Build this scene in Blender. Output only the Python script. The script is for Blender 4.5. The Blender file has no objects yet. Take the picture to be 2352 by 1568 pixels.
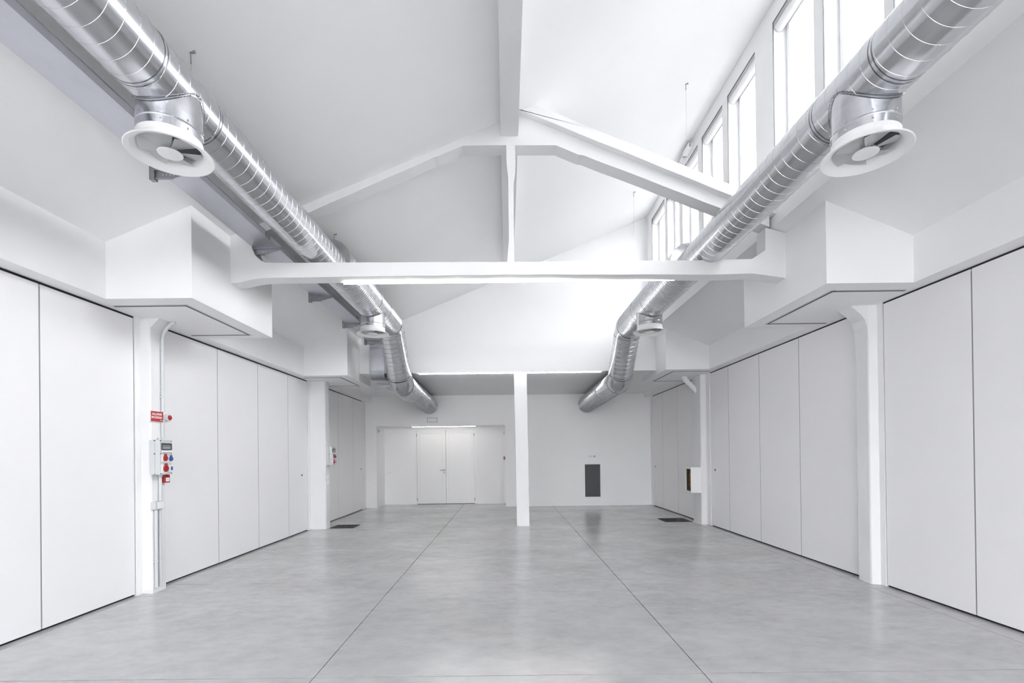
import bpy, bmesh, math, random
from mathutils import Vector, Matrix, Euler

SC = bpy.context.scene
COL = SC.collection
random.seed(7)
PI = math.pi

# ------------------------------------------------------------------ camera, sky, exposure
CAM_H = 1.42
PPX, PPY, FPX, W, H = 1165.0, 1039.33, 1111.0, 2352.0, 1568.0
cd = bpy.data.cameras.new('camera')
cam = bpy.data.objects.new('camera', cd)
COL.objects.link(cam)
cam.location = (0, 0, CAM_H)
cam.rotation_euler = (PI / 2 + 0.0042, 0.0117, 0)
cd.sensor_fit = 'HORIZONTAL'
cd.sensor_width = 36.0
cd.lens = FPX / W * 36.0
cd.shift_x = (W / 2 - PPX) / W
cd.shift_y = (PPY - H / 2) / W
cd.clip_start = 0.05
cd.clip_end = 200
SC.camera = cam

world = bpy.data.worlds.new('overcast_sky')
SC.world = world
world.use_nodes = True
bg = world.node_tree.nodes['Background']
bg.inputs['Color'].default_value = (0.985, 0.99, 1.0, 1)
bg.inputs['Strength'].default_value = 8.0

SC.view_settings.view_transform = 'Standard'
SC.view_settings.look = 'None'
SC.view_settings.gamma = 1.0
SC.view_settings.use_curve_mapping = False
SC.view_settings.exposure = 1.95
SC.cycles.max_bounces = 12
SC.cycles.diffuse_bounces = 8
SC.cycles.glossy_bounces = 5
SC.cycles.transparent_max_bounces = 12
SC.cycles.sample_clamp_indirect = 6.0
SC.cycles.caustics_reflective = False
SC.cycles.caustics_refractive = False
LED_POWER = 4.5
NICHE_LED_POWER = 5.0
GABLE_LED_POWER = 13.0

# ------------------------------------------------------------------ materials
def new_mat(name):
    m = bpy.data.materials.new(name)
    m.use_nodes = True
    nt = m.node_tree
    return m, nt, nt.nodes['Principled BSDF']

def noise(nt, scale, detail=4, rough=0.55, vec=None, stretch=None):
    n = nt.nodes.new('ShaderNodeTexNoise')
    n.inputs['Scale'].default_value = scale
    n.inputs['Detail'].default_value = detail
    n.inputs['Roughness'].default_value = rough
    g = nt.nodes.new('ShaderNodeNewGeometry')
    if stretch:
        mp = nt.nodes.new('ShaderNodeMapping')
        mp.inputs['Scale'].default_value = stretch
        if len(stretch) and vec is not None:
            mp.inputs['Rotation'].default_value = vec
        nt.links.new(g.outputs['Position'], mp.inputs['Vector'])
        nt.links.new(mp.outputs['Vector'], n.inputs['Vector'])
    else:
        nt.links.new(g.outputs['Position'], n.inputs['Vector'])
    return n

def ramp(nt, src, stops):
    r = nt.nodes.new('ShaderNodeValToRGB')
    e = r.color_ramp.elements
    e[0].position, e[0].color = stops[0][0], (*stops[0][1], 1)
    e[1].position, e[1].color = stops[-1][0], (*stops[-1][1], 1)
    for p, c in stops[1:-1]:
        k = e.new(p); k.color = (*c, 1)
    nt.links.new(src, r.inputs['Fac'])
    return r

def bump(nt, b, src, strength, dist=0.01):
    k = nt.nodes.new('ShaderNodeBump')
    k.inputs['Strength'].default_value = strength
    k.inputs['Distance'].default_value = dist
    nt.links.new(src, k.inputs['Height'])
    nt.links.new(k.outputs['Normal'], b.inputs['Normal'])

def plaster(name, col, rough=0.75, bs=0.08, scale=60, var=0.012):
    m, nt, b = new_mat(name)
    n = noise(nt, 1.3, 3)
    lo = tuple(max(0, c - var) for c in col); hi = tuple(min(1, c + var) for c in col)
    r = ramp(nt, n.outputs['Fac'], [(0.3, lo), (0.7, hi)])
    nt.links.new(r.outputs['Color'], b.inputs['Base Color'])
    b.inputs['Roughness'].default_value = rough
    b.inputs['Specular IOR Level'].default_value = 0.3
    n2 = noise(nt, scale, 4)
    bump(nt, b, n2.outputs['Fac'], bs, 0.004)
    return m

def plain(name, col, rough=0.5, metal=0.0, spec=0.5, var=0.0, scale=20):
    m, nt, b = new_mat(name)
    b.inputs['Roughness'].default_value = rough
    b.inputs['Metallic'].default_value = metal
    b.inputs['Specular IOR Level'].default_value = spec
    if var:
        n = noise(nt, scale, 3)
        lo = tuple(max(0, c * (1 - var)) for c in col); hi = tuple(min(1, c * (1 + var)) for c in col)
        r = ramp(nt, n.outputs['Fac'], [(0.3, lo), (0.7, hi)])
        nt.links.new(r.outputs['Color'], b.inputs['Base Color'])
    else:
        b.inputs['Base Color'].default_value = (*col, 1)
    return m

def galvanised(name, col, r0, r1, scale, stretch, bs=0.03):
    m, nt, b = new_mat(name)
    n = noise(nt, scale, 5, 0.6, (0, 0, 0), stretch)
    lo = tuple(c * 0.90 for c in col); hi = tuple(min(1, c * 1.06) for c in col)
    r = ramp(nt, n.outputs['Fac'], [(0.3, lo), (0.72, hi)])
    nt.links.new(r.outputs['Color'], b.inputs['Base Color'])
    b.inputs['Metallic'].default_value = 1.0
    mr = nt.nodes.new('ShaderNodeMapRange')
    mr.inputs['From Min'].default_value = 0.3; mr.inputs['From Max'].default_value = 0.7
    mr.inputs['To Min'].default_value = r0; mr.inputs['To Max'].default_value = r1
    nt.links.new(n.outputs['Fac'], mr.inputs['Value'])
    nt.links.new(mr.outputs['Result'], b.inputs['Roughness'])
    bump(nt, b, n.outputs['Fac'], bs, 0.003)
    return m

def concrete_floor():
    m, nt, b = new_mat('polished_concrete')
    n1 = noise(nt, 0.9, 9, 0.66, (0, 0, 0.3), (1.0, 1.35, 1))
    n2 = noise(nt, 7.0, 9, 0.72, (0, 0, -0.4), (0.8, 1.3, 1))
    n3 = noise(nt, 120.0, 3, 0.6)
    mx = nt.nodes.new('ShaderNodeMath'); mx.operation = 'MULTIPLY_ADD'
    mx.inputs[1].default_value = 0.45
    nt.links.new(n2.outputs['Fac'], mx.inputs[0])
    sc = nt.nodes.new('ShaderNodeMath'); sc.operation = 'MULTIPLY'; sc.inputs[1].default_value = 0.55
    nt.links.new(n1.outputs['Fac'], sc.inputs[0])
    nt.links.new(sc.outputs[0], mx.inputs[2])
    r = ramp(nt, mx.outputs[0], [(0.32, (0.39, 0.39, 0.39)), (0.5, (0.49, 0.49, 0.493)), (0.68, (0.575, 0.575, 0.58))])
    # faint warm patches worn into the slab
    n4 = noise(nt, 0.45, 3, 0.5)
    mr = nt.nodes.new('ShaderNodeMapRange')
    mr.inputs['From Min'].default_value = 0.5; mr.inputs['From Max'].default_value = 0.75
    mr.inputs['To Min'].default_value = 0.0; mr.inputs['To Max'].default_value = 0.5
    nt.links.new(n4.outputs['Fac'], mr.inputs['Value'])
    mix = nt.nodes.new('ShaderNodeMix'); mix.data_type = 'RGBA'; mix.blend_type = 'MULTIPLY'
    nt.links.new(mr.outputs['Result'], mix.inputs['Factor'])
    nt.links.new(r.outputs['Color'], mix.inputs['A'])
    mix.inputs['B'].default_value = (0.97, 0.95, 0.91, 1)
    nt.links.new(mix.outputs['Result'], b.inputs['Base Color'])
    m2 = nt.nodes.new('ShaderNodeMapRange')
    m2.inputs['From Min'].default_value = 0.3; m2.inputs['From Max'].default_value = 0.7
    m2.inputs['To Min'].default_value = 0.13; m2.inputs['To Max'].default_value = 0.25
    nt.links.new(mx.outputs[0], m2.inputs['Value'])
    nt.links.new(m2.outputs['Result'], b.inputs['Roughness'])
    b.inputs['Specular IOR Level'].default_value = 0.42
    bump(nt, b, n3.outputs['Fac'], 0.03, 0.002)
    return m

def pane_glass(name, tint):
    m = bpy.data.materials.new(name)
    m.use_nodes = True
    nt = m.node_tree
    nt.nodes.clear()
    out = nt.nodes.new('ShaderNodeOutputMaterial')
    t = nt.nodes.new('ShaderNodeBsdfTransparent'); t.inputs['Color'].default_value = (*tint, 1)
    g = nt.nodes.new('ShaderNodeBsdfGlossy'); g.inputs['Roughness'].default_value = 0.02
    mx = nt.nodes.new('ShaderNodeMixShader'); mx.inputs[0].default_value = 0.05
    nt.links.new(t.outputs[0], mx.inputs[1]); nt.links.new(g.outputs[0], mx.inputs[2])
    nt.links.new(mx.outputs[0], out.inputs['Surface'])
    return m

def emitter(name, col, s):
    m, nt, b = new_mat(name)
    b.inputs['Base Color'].default_value = (0.9, 0.9, 0.9, 1)
    b.inputs['Emission Color'].default_value = (*col, 1)
    b.inputs['Emission Strength'].default_value = s
    return m

M_WALL = plaster('white_wall_paint', (0.885, 0.885, 0.89), var=0.008)
M_CEIL = plaster('white_ceiling_paint', (0.875, 0.88, 0.885), var=0.008)
M_ROUGH = plaster('painted_cast_concrete', (0.795, 0.795, 0.80), 0.7, 0.35, 28, 0.012)
M_PANEL = plain('white_laminate', (0.86, 0.855, 0.868), 0.42, 0, 0.35, 0.006, 3)
M_BACK = plain('aluminium_profile', (0.27, 0.275, 0.295), 0.5, 0.0)
M_ALU = plain('brushed_aluminium', (0.6, 0.61, 0.63), 0.35, 0.9)
M_BLACK = plain('black_rubber', (0.012, 0.012, 0.014), 0.6)
M_DARKGAP = plain('floor_joint_filler', (0.012, 0.012, 0.013), 0.9)
M_FLOOR = concrete_floor()
M_DUCT = galvanised('spiral_duct_zinc', (0.64, 0.65, 0.675), 0.16, 0.26, 3.0, (5, 0.25, 5), 0.008)
M_SEAM = galvanised('duct_seam_zinc', (0.66, 0.67, 0.69), 0.2, 0.3, 8.0, (1, 1, 1))
M_TRAY = galvanised('tray_zinc', (0.62, 0.63, 0.68), 0.35, 0.5, 4.0, (1, 0.5, 1))
M_BRKT = galvanised('bracket_zinc', (0.36, 0.37, 0.39), 0.35, 0.5, 8.0, (1, 1, 1))
M_WPAINT = plain('white_powder_coat', (0.84, 0.84, 0.84), 0.35)
M_DIFF = plain('diffuser_enamel', (0.88, 0.885, 0.885), 0.38)
M_DARKIN = plain('duct_inside_dark', (0.16, 0.165, 0.17), 0.6)
M_GLASS = pane_glass('clear_glass', (0.93, 0.95, 0.95))
M_GLASSTINT = pane_glass('grey_tinted_glass', (0.61, 0.612, 0.615))
M_GLASSFRONT = pane_glass('fill_glazing_glass', (0.66, 0.66, 0.665))  # tint sets the fill light from the added end glazing
M_PVC = plain('white_window_frame', (0.84, 0.84, 0.845), 0.4)
M_GASKET = plain('shadow_gap_grey', (0.17, 0.17, 0.18), 0.6)
M_LED = emitter('led_diffuser', (1.0, 0.985, 0.96), LED_POWER)
M_LED3 = emitter('bright_led_diffuser', (1.0, 0.985, 0.96), GABLE_LED_POWER)
M_LED2 = emitter('warm_led_diffuser', (1.0, 0.96, 0.90), NICHE_LED_POWER)
M_RED = plain('red_plastic', (0.36, 0.014, 0.018), 0.4)
M_SIGNRED = plain('red_sign_face', (0.50, 0.016, 0.028), 0.45)
M_BLUE = plain('blue_plastic', (0.035, 0.085, 0.33), 0.4)
M_GREYP = plain('light_grey_plastic', (0.58, 0.60, 0.605), 0.45)
M_CONDUIT = plain('grey_conduit_plastic', (0.60, 0.615, 0.63), 0.45)
M_SMOKE = plain('smoked_cover', (0.075, 0.08, 0.095), 0.25)
M_BREAK = plain('breaker_grey', (0.32, 0.33, 0.35), 0.5)
M_WHITEP = plain('white_plastic', (0.83, 0.83, 0.83), 0.4)
M_SCREW = plain('dark_screw', (0.06, 0.06, 0.06), 0.5, 0.5)
M_STEEL = plain('satin_steel', (0.35, 0.35, 0.36), 0.35, 1.0)
M_LOCK = plain('lock_steel', (0.13, 0.13, 0.135), 0.35, 0.8)
M_GRILLE = plain('dark_grille', (0.10, 0.10, 0.105), 0.6, 0, 0.4, 0.1, 40)
M_GRATE = plain('grate_iron', (0.055, 0.055, 0.06), 0.6, 0.2, 0.4, 0.3, 60)
M_GREYEDGE = plain('grey_edge', (0.30, 0.31, 0.32), 0.5)
M_HOSE = plain('red_hose', (0.35, 0.03, 0.025), 0.5)
M_YELLOW = plain('yellow_hose', (0.34, 0.25, 0.05), 0.5, 0, 0.4, 0.2, 30)
M_DARKBOX = plain('cabinet_inside', (0.13, 0.085, 0.03), 0.7)
M_GROUND = plain('asphalt_yard', (0.23, 0.23, 0.228), 0.9, 0, 0.3, 0.1, 3)
M_EXT = plain('roof_membrane', (0.27, 0.27, 0.27), 0.8, 0, 0.3, 0.05, 5)

# ------------------------------------------------------------------ mesh helpers
def origin(o):
    v = Vector((0, 0, 0))
    while o is not None:
        v += o.location
        o = o.parent
    return v

class MB:
    def __init__(s):
        s.b = bmesh.new()
    def box(s, x0, x1, y0, y1, z0, z1, bev=0.0, seg=2):
        r = bmesh.ops.create_cube(s.b, size=1.0)
        vs = r['verts']
        for v in vs:
            v.co = Vector(((x0 + x1) / 2 + v.co.x * (x1 - x0), (y0 + y1) / 2 + v.co.y * (y1 - y0), (z0 + z1) / 2 + v.co.z * (z1 - z0)))
        if bev:
            es = list({e for v in vs for e in v.link_edges})
            bmesh.ops.bevel(s.b, geom=es, offset=bev, segments=seg, affect='EDGES', profile=0.5)
        return s
    def prism(s, pts, axis, a0, a1):
        """pts: 2-D outline; axis 'y': pts are (x,z); 'x': (y,z); 'z': (x,y)"""
        def mk(p, a):
            if axis == 'y': return (p[0], a, p[1])
            if axis == 'x': return (a, p[0], p[1])
            return (p[0], p[1], a)
        A = [s.b.verts.new(mk(p, a0)) for p in pts]
        B = [s.b.verts.new(mk(p, a1)) for p in pts]
        n = len(pts)
        fs = [s.b.faces.new(A), s.b.faces.new(B[::-1])]
        for i in range(n):
            fs.append(s.b.faces.new((A[i], B[i], B[(i + 1) % n], A[(i + 1) % n])))
        bmesh.ops.recalc_face_normals(s.b, faces=fs)
        return s
    def ringframe(s, axis, a0, a1, u0, u1, v0, v1, w):
        """rectangular frame as four bars; axis 'x': u=y v=z ; axis 'y': u=x v=z"""
        def bx(ua, ub, va, vb):
            if axis == 'x': s.box(a0, a1, ua, ub, va, vb)
            else: s.box(ua, ub, a0, a1, va, vb)
        bx(u0, u1, v1 - w, v1); bx(u0, u1, v0, v0 + w)
        bx(u0, u0 + w, v0 + w, v1 - w); bx(u1 - w, u1, v0 + w, v1 - w)
        return s
    def tube(s, path, r, n=16, caps=True, r2=None):
        """round bar along a polyline"""
        P = [Vector(p) for p in path]
        rings = []
        up = None
        for i, p in enumerate(P):
            if i == 0: t = (P[1] - P[0]).normalized()
            elif i == len(P) - 1: t = (P[-1] - P[-2]).normalized()
            else: t = ((P[i + 1] - p).normalized() + (p - P[i - 1]).normalized()).normalized()
            if up is None:
                a = Vector((0, 0, 1)) if abs(t.z) < 0.9 else Vector((1, 0, 0))
                up = (a - t * a.dot(t)).normalized()
            else:
                up = (up - t * up.dot(t)).normalized()
            sd = t.cross(up)
            k = 1.0
            if 0 < i < len(P) - 1:
                c = max(0.3, t.dot((P[i + 1] - p).normalized()))
                k = 1.0
            rr = r if r2 is None else r + (r2 - r) * i / (len(P) - 1)
            rings.append([s.b.verts.new(p + (up * math.cos(2 * PI * j / n) + sd * math.sin(2 * PI * j / n)) * rr * k) for j in range(n)])
        for a, b in zip(rings, rings[1:]):
            for j in range(n):
                f = s.b.faces.new((a[j], a[(j + 1) % n], b[(j + 1) % n], b[j])); f.smooth = True
        if caps:
            s.b.faces.new(rings[0][::-1]); s.b.faces.new(rings[-1])
        return s
    def lathe(s, prof, c, axis='z', n=48, close=False):
        """prof: (radius, offset along axis)"""
        rings = []
        for r, h in prof:
            ring = []
            for j in range(n):
                a = 2 * PI * j / n
                u, v = r * math.cos(a), r * math.sin(a)
                if axis == 'z': co = (c[0] + u, c[1] + v, c[2] + h)
                elif axis == 'y': co = (c[0] + u, c[1] + h, c[2] + v)
                else: co = (c[0] + h, c[1] + u, c[2] + v)
                ring.append(s.b.verts.new(co))
            rings.append(ring)
        if close: rings.append(rings[0])
        for a, b in zip(rings, rings[1:]):
            for j in range(n):
                f = s.b.faces.new((a[j], a[(j + 1) % n], b[(j + 1) % n], b[j])); f.smooth = True
        if not close:
            if prof[0][0] > 1e-5 and prof[0][0] < 0.9: s.b.faces.new(rings[0][::-1])
            if prof[-1][0] > 1e-5 and prof[-1][0] < 0.9: s.b.faces.new(rings[-1])
        return s
    def helix(s, c0, c1, r, pitch, w=0.006, hgt=0.004, seg=36, ph=0.0):
        """raised seam running as a helix round the straight axis c0-c1"""
        c0, c1 = Vector(c0), Vector(c1)
        t = (c1 - c0); L = t.length; t.normalize()
        a = Vector((0, 0, 1)) if abs(t.z) < 0.9 else Vector((1, 0, 0))
        up = (a - t * a.dot(t)).normalized(); sd = t.cross(up)
        N = int(L / pitch * seg)
        prev = None
        for i in range(N + 1):
            an = 2 * PI * i / seg + ph
            d = up * math.cos(an) + sd * math.sin(an)
            base = c0 + t * (L * i / N)
            cur = [s.b.verts.new(base + d * (r - 0.001) - t * w / 2), s.b.verts.new(base + d * (r + hgt)), s.b.verts.new(base + d * (r - 0.001) + t * w / 2)]
            if prev:
                for k in range(2):
                    f = s.b.faces.new((prev[k], cur[k], cur[k + 1], prev[k + 1])); f.smooth = True
            prev = cur
        return s
    def build(s, name, mat, parent=None, smooth_angle=None, shift=None):
        bmesh.ops.recalc_face_normals(s.b, faces=s.b.faces[:])
        if parent is not None or shift is not None:
            off = origin(parent) if shift is None else Vector(shift)
            for v in s.b.verts: v.co -= off
        for e in s.b.edges:
            if len(e.link_faces) == 2 and e.calc_face_angle(0.0) > 0.62: e.smooth = False
        me = bpy.data.meshes.new(name)
        s.b.to_mesh(me); s.b.free()
        me.materials.append(mat)
        o = bpy.data.objects.new(name, me)
        COL.objects.link(o)
        if parent is not None: o.parent = parent
        return o

def tag(o, label=None, cat=None, group=None, kind=None):
    if label: o['label'] = label
    if cat: o['category'] = cat
    if group: o['group'] = group
    if kind: o['kind'] = kind
    return o

def thing(name, loc, label, cat, group=None):
    o = bpy.data.objects.new(name, None)
    o.empty_display_size = 0.1
    COL.objects.link(o)
    o.location = loc
    return tag(o, label, cat, group, 'thing')

def structure(name, label, loc=(0, 0, 0)):
    o = bpy.data.objects.new(name, None)
    o.empty_display_size = 0.1
    COL.objects.link(o)
    o.location = loc
    return tag(o, label, None, None, 'structure')

def dup(root, loc, label=None, group=None):
    r = root.copy(); COL.objects.link(r); r.location = loc
    if label: r['label'] = label
    if group: r['group'] = group
    for ch in list(root.children):
        c = ch.copy(); COL.objects.link(c); c.parent = r
        for g in list(ch.children):
            d = g.copy(); COL.objects.link(d); d.parent = c
    return r

# ------------------------------------------------------------------ key planes (metres)
Y0, YG, YB, YN = -5.0, 9.6, 13.28, 14.15            # room front end, gable, back wall, niche back
XL, XR = -3.875, 3.945                              # partition faces
XFL, XFR = -3.697, 3.77                             # fascias
XBL, XBR = -2.90, 2.965                             # bulkhead faces
ZSL, ZSR = 2.905, 2.965                             # soffits
XC = 2.83                                           # clerestory wall face
ZLOW = 3.065                                        # low ceiling at the back
def zc(x): return 3.435 + 0.41 * (x - XFL)          # main sloping ceiling
def zr(x): return 3.40 + 0.41 * (XFR - x)           # low sloping ceiling on the right
YT0, YT1 = 5.10, 5.28                               # roof truss

# ------------------------------------------------------------------ floor
fl = MB().box(-4.1, 4.2, Y0, YN + 0.1, -0.08, -0.021).build('floor', M_DARKGAP)
tag(fl, 'grey polished concrete floor cut into large slabs by thin dark joints', kind='structure')
xb = [-4.0, -3.813, -1.262, 1.247, 3.75, 4.1]
yb = [Y0, -1.9, 0.62, 3.12, 5.003, 5.462, 7.44, 9.55, YN + 0.05]
for i in range(5):
    for j in range(len(yb) - 1):
        gx, gy = 0.004, 0.005
        MB().box(xb[i] + gx, xb[i + 1] - gx, yb[j] + gy, yb[j + 1] - gy, -0.021, 0.0).build('slab', M_FLOOR, fl)

# ------------------------------------------------------------------ ceilings
m = MB().prism([(-3.96, zc(-3.96)), (XC + 0.23, zc(XC + 0.23)), (XC + 0.23, zc(XC + 0.23) + 0.15), (-3.96, zc(-3.96) + 0.15)], 'y', Y0, YG + 0.1)
tag(m.build('ceiling', M_CEIL), 'white ceiling sloping up from the left wall to the high windows', kind='structure')
m = MB().box(-3.96, 4.05, YG + 0.2, YB + 0.1, ZLOW, ZLOW + 0.1)
tag(m.build('ceiling', M_CEIL), 'flat low ceiling over the back of the hall', kind='structure')
m = MB().prism([(XC, zr(XC)), (4.1, zr(4.1)), (4.1, zr(4.1) + 0.12), (XC, zr(XC) + 0.12)], 'y', Y0, YG + 0.1)
tag(m.build('ceiling', M_CEIL), 'low strip of ceiling sloping down from the high windows to the right wall', kind='structure')
m = MB().prism([(XC + 0.26, zr(XC) + 0.08), (9.0, zr(9.0) + 0.08), (9.0, zr(9.0) + 0.14), (XC + 0.26, zr(XC) + 0.14)], 'y', Y0, YG + 0.3)
tag(m.build('roof', M_EXT), 'outside roof below the high windows', kind='structure')

# ------------------------------------------------------------------ side walls: fascia, bulkheads, track grooves
def side_wall(name, label, s, xf, xb_, zs, zt, xout, yb1, yb2):
    w = structure(name, label)
    m = MB()
    m.prism([(xf, zs), (xout, zs), (xout, zt(xout) + 0.02), (xf, zt(xf) + 0.01)], 'y', Y0, YG + 0.02)
    m.build('fascia', M_WALL, w)
    m = MB()
    lo = min(xf, xout); hi = max(xf, xout)
    m.box(lo, hi, YG + 0.02, YB, zs, ZLOW + 0.02)
    m.build('fascia', M_WALL, w)
    for (a, b) in (yb1, yb2):
        m = MB()
        bb = min(b, YG + 0.02)
        m.prism([(xb_, zs), (xf, zs), (xf, zt(xf) + 0.01), (xb_, zt(xb_) + 0.01)], 'y', a, bb)
        o = m.build('bulkhead', M_WALL, w)
        if b > bb:
            MB().box(min(xb_, xf), max(xb_, xf), bb, b, zs, ZLOW + 0.01).build('bulkhead', M_WALL, w)
        # recessed panel track on the underside: aluminium lips with a dark slot between
        ins = 0.20
        y0, y1 = a + 0.22, b - 0.16
        xt = xb_ + s * ins
        xi = xf + (0.10 if s > 0 else -0.10)
        for (wd, zz, mt, nm) in ((0.044, 0.003, M_ALU, 'track_lip'), (0.014, 0.0045, M_BLACK, 'track_slot')):
            h = wd / 2
            mm = MB()
            mm.box(min(xt, xi), max(xt, xi), y0 - h, y0 + h, zs - zz, zs + 0.01)
            mm.box(min(xt, xi), max(xt, xi), y1 - h, y1 + h, zs - zz, zs + 0.01)
            mm.box(xt - h, xt + h, y0 - h, y1 + h, zs - zz, zs + 0.01)
            mm.build(nm, mt, w)
    # soffit strip above the partitions
    return w
side_wall('wall_left', 'white left wall band above the partitions with two boxed bulkheads', -1, XFL, XBL, ZSL, zc, -3.98, (4.47, 6.0), (8.83, 10.33))
side_wall('wall_right', 'white right wall band above the partitions with two boxed bulkheads', 1, XFR, XBR, ZSR, zr, 4.08, (4.455, 6.0), (8.97, 10.56))

# outer skins behind the partitions
tag(MB().box(-4.12, -3.985, Y0, YN, -0.02, 4.2).build('wall_left', M_WALL), 'outer wall hidden behind the left partitions', kind='structure')
tag(MB().box(4.085, 4.22, Y0, YN, -0.02, 4.2).build('wall_right', M_WALL), 'outer wall hidden behind the right partitions', kind='structure')
# end wall behind the camera; glazing and unseen yard added to feed light in
fw = structure('wall_front', 'unseen end wall behind the camera, glazing added for fill light')
FG = [(-3.6, -1.25), (-1.15, 1.15), (1.25, 3.6)]
m = MB()
m.box(-4.1, -3.6, Y0 - 0.2, Y0, 0, 3.7); m.box(3.6, 4.2, Y0 - 0.2, Y0, 0, 3.7)
m.box(-1.25, -1.15, Y0 - 0.2, Y0, 0, 3.7); m.box(1.15, 1.25, Y0 - 0.2, Y0, 0, 3.7)
m.prism([(-4.1, 3.7), (4.2, 3.7), (4.2, zr(4.2)), (XC + 0.16, zr(XC + 0.16)), (XC + 0.16, zc(XC + 0.16) + 0.1), (-4.1, 3.75)], 'y', Y0 - 0.2, Y0)
m.build('wall_face', M_WALL, fw)
for k, (a, b) in enumerate(FG):
    w = structure('window_%d' % (40 + k), 'unseen window added behind the camera to let in fill light', ((a + b) / 2, Y0, 0))
    MB().ringframe('y', Y0 - 0.15, Y0 - 0.08, a, b, 0.0, 3.7, 0.06).build('frame', M_PVC, w)
    MB().box(a + 0.05, b - 0.05, Y0 - 0.12, Y0 - 0.112, 0.05, 3.65).build('pane', M_GLASSFRONT, w)
tag(MB().box(-60, 60, -60, 60, -0.25, -0.12).build('ground', M_GROUND), 'unseen ground added outside the hall to set daylight from below', kind='structure')

# ------------------------------------------------------------------ gable wall and back wall
g = MB().prism([(-3.98, ZLOW - 0.003), (3.9, ZLOW - 0.003), (3.9, zr(3.9)), (XC + 0.16, zr(XC + 0.16) + 0.02), (XC + 0.16, zc(XC + 0.16) + 0.02), (-3.98, zc(-3.98) + 0.02)], 'y', YG, YG + 0.2)
tag(g.build('wall_gable', M_WALL), 'white gable wall high above the low back ceiling', kind='structure')
NX0, NX1, NZ = -3.585, -0.055, 2.24
bw = structure('wall_back', 'pale back wall with a wide niche for the double door')
m = MB()
m.box(-3.985, NX0, YB, YB + 0.12, 0, ZLOW + 0.02)
m.box(NX0, NX1, YB, YB + 0.12, NZ, ZLOW + 0.02)
m.box(NX1, 4.1, YB, YB + 0.12, 0, ZLOW + 0.02)
m.build('wall_face', M_WALL, bw)
m = MB()
m.box(NX0 - 0.1, NX0, YB + 0.12, YN, 0, NZ + 0.1)
m.box(NX1, NX1 + 0.1, YB + 0.12, YN, 0, NZ + 0.1)
m.box(NX0, NX1, YB + 0.12, YN, NZ, NZ + 0.1)
m.build('niche_reveal', M_WALL, bw)
DX0, DX1, DZ = -2.69, -0.912, 2.20
m = MB()
m.box(NX0 - 0.1, DX0, YN, YN + 0.1, 0, NZ + 0.1)
m.box(DX1, NX1 + 0.1, YN, YN + 0.1, 0, NZ + 0.1)
m.box(DX0, DX1, YN, YN + 0.1, DZ, NZ + 0.1)
m.build('niche_back', M_WALL, bw)
tag(MB().box(NX0 - 0.1, NX1 + 0.1, YN + 0.1, YN + 0.2, 0, NZ + 0.1).build('wall_back', M_WALL), 'wall behind the double door', kind='structure')

# double door
dr = structure('door_1', 'white double door with steel lever in the back niche', (-1.8, YN, 0))
MB().ringframe('y', YN - 0.012, YN + 0.09, DX0, DX1, -0.06, DZ, 0.05).build('frame', M_WPAINT, dr)
def leaf(x0, x1):
    m = MB()
    z0, z1 = 0.014, 2.15
    yf = YN + 0.004
    m.box(x0, x1, yf + 0.014, yf + 0.05, z0, z1)
    w = 0.085
    m.ringframe('y', yf, yf + 0.014, x0, x1, z0, z1, w)
    m.box(x0 + w + 0.016, x1 - w - 0.016, yf + 0.003, yf + 0.014, z0 + w + 0.016, z1 - w - 0.016)
    return m.build('leaf', M_WPAINT, dr)
l1 = leaf(-2.635, -1.797)
l2 = leaf(-1.789, -0.966)
m = MB().lathe([(0.026, 0), (0.026, -0.01), (0.02, -0.013)], (-1.845, YN + 0.004, 0.993), 'y', 20)
m.tube([(-1.845, YN, 0.993), (-1.845, YN - 0.05, 0.993), (-1.86, YN - 0.055, 0.993), (-1.967, YN - 0.055, 0.993)], 0.011, 10)
m.build('handle', M_STEEL, l1)
MB().lathe([(0.022, 0), (0.022, -0.008), (0.016, -0.01)], (-1.845, YN + 0.004, 0.915), 'y', 18).build('keyhole', M_STEEL, l1)
for x, lf in ((-2.64, l1), (-0.961, l2)):
    for z in (2.02, 0.14):
        MB().tube([(x, YN - 0.014, z - 0.04), (x, YN - 0.014, z + 0.04)], 0.009, 8).build('hinge', M_STEEL, lf)
MB().box(-2.64, -0.96, YN + 0.01, YN + 0.05, 0.0, 0.013).build('threshold', M_BLACK, dr)

# ------------------------------------------------------------------ clerestory wall and windows
cw = structure('wall_clerestory', 'white window wall between the high ceiling and the low right ceiling')
ZW0, ZW1 = 4.0, 5.912
XO = XC + 0.23
wins = [(8.53, 9.29), (7.81, 8.43), (7.04, 7.71), (6.235, 6.89), (5.41, 6.09),
        (4.38, 5.05), (3.57, 4.255), (2.76, 3.485), (1.95, 2.67), (1.20, 1.86),
        (-0.12, 0.52), (-0.93, -0.245), (-1.74, -1.015), (-2.55, -1.83), (-3.36, -2.64), (-4.6, -3.9)]
m = MB()
m.prism([(XC, ZW1), (XO, ZW1), (XO, zc(XO) + 0.02), (XC, zc(XC) + 0.02)], 'y', Y0, YG + 0.02)
m.build('header', M_WALL, cw)
m = MB().box(XC - 0.004, XO, Y0, YG + 0.02, zr(XC) - 0.0, ZW0)
m.build('sill', M_WALL, cw)
ed = sorted([y for ab in wins for y in ab])
ed = [Y0] + ed + [YG + 0.02]
for k in range(0, len(ed), 2):
    a, b = ed[k], ed[k + 1]
    if b - a < 0.005: continue
    mm = MB().box(XC, XO, a, b, ZW0, ZW1)
    mm.build('pillar' if b - a > 0.2 else 'mullion', M_WALL if b - a > 0.2 else M_PVC, cw)
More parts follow.
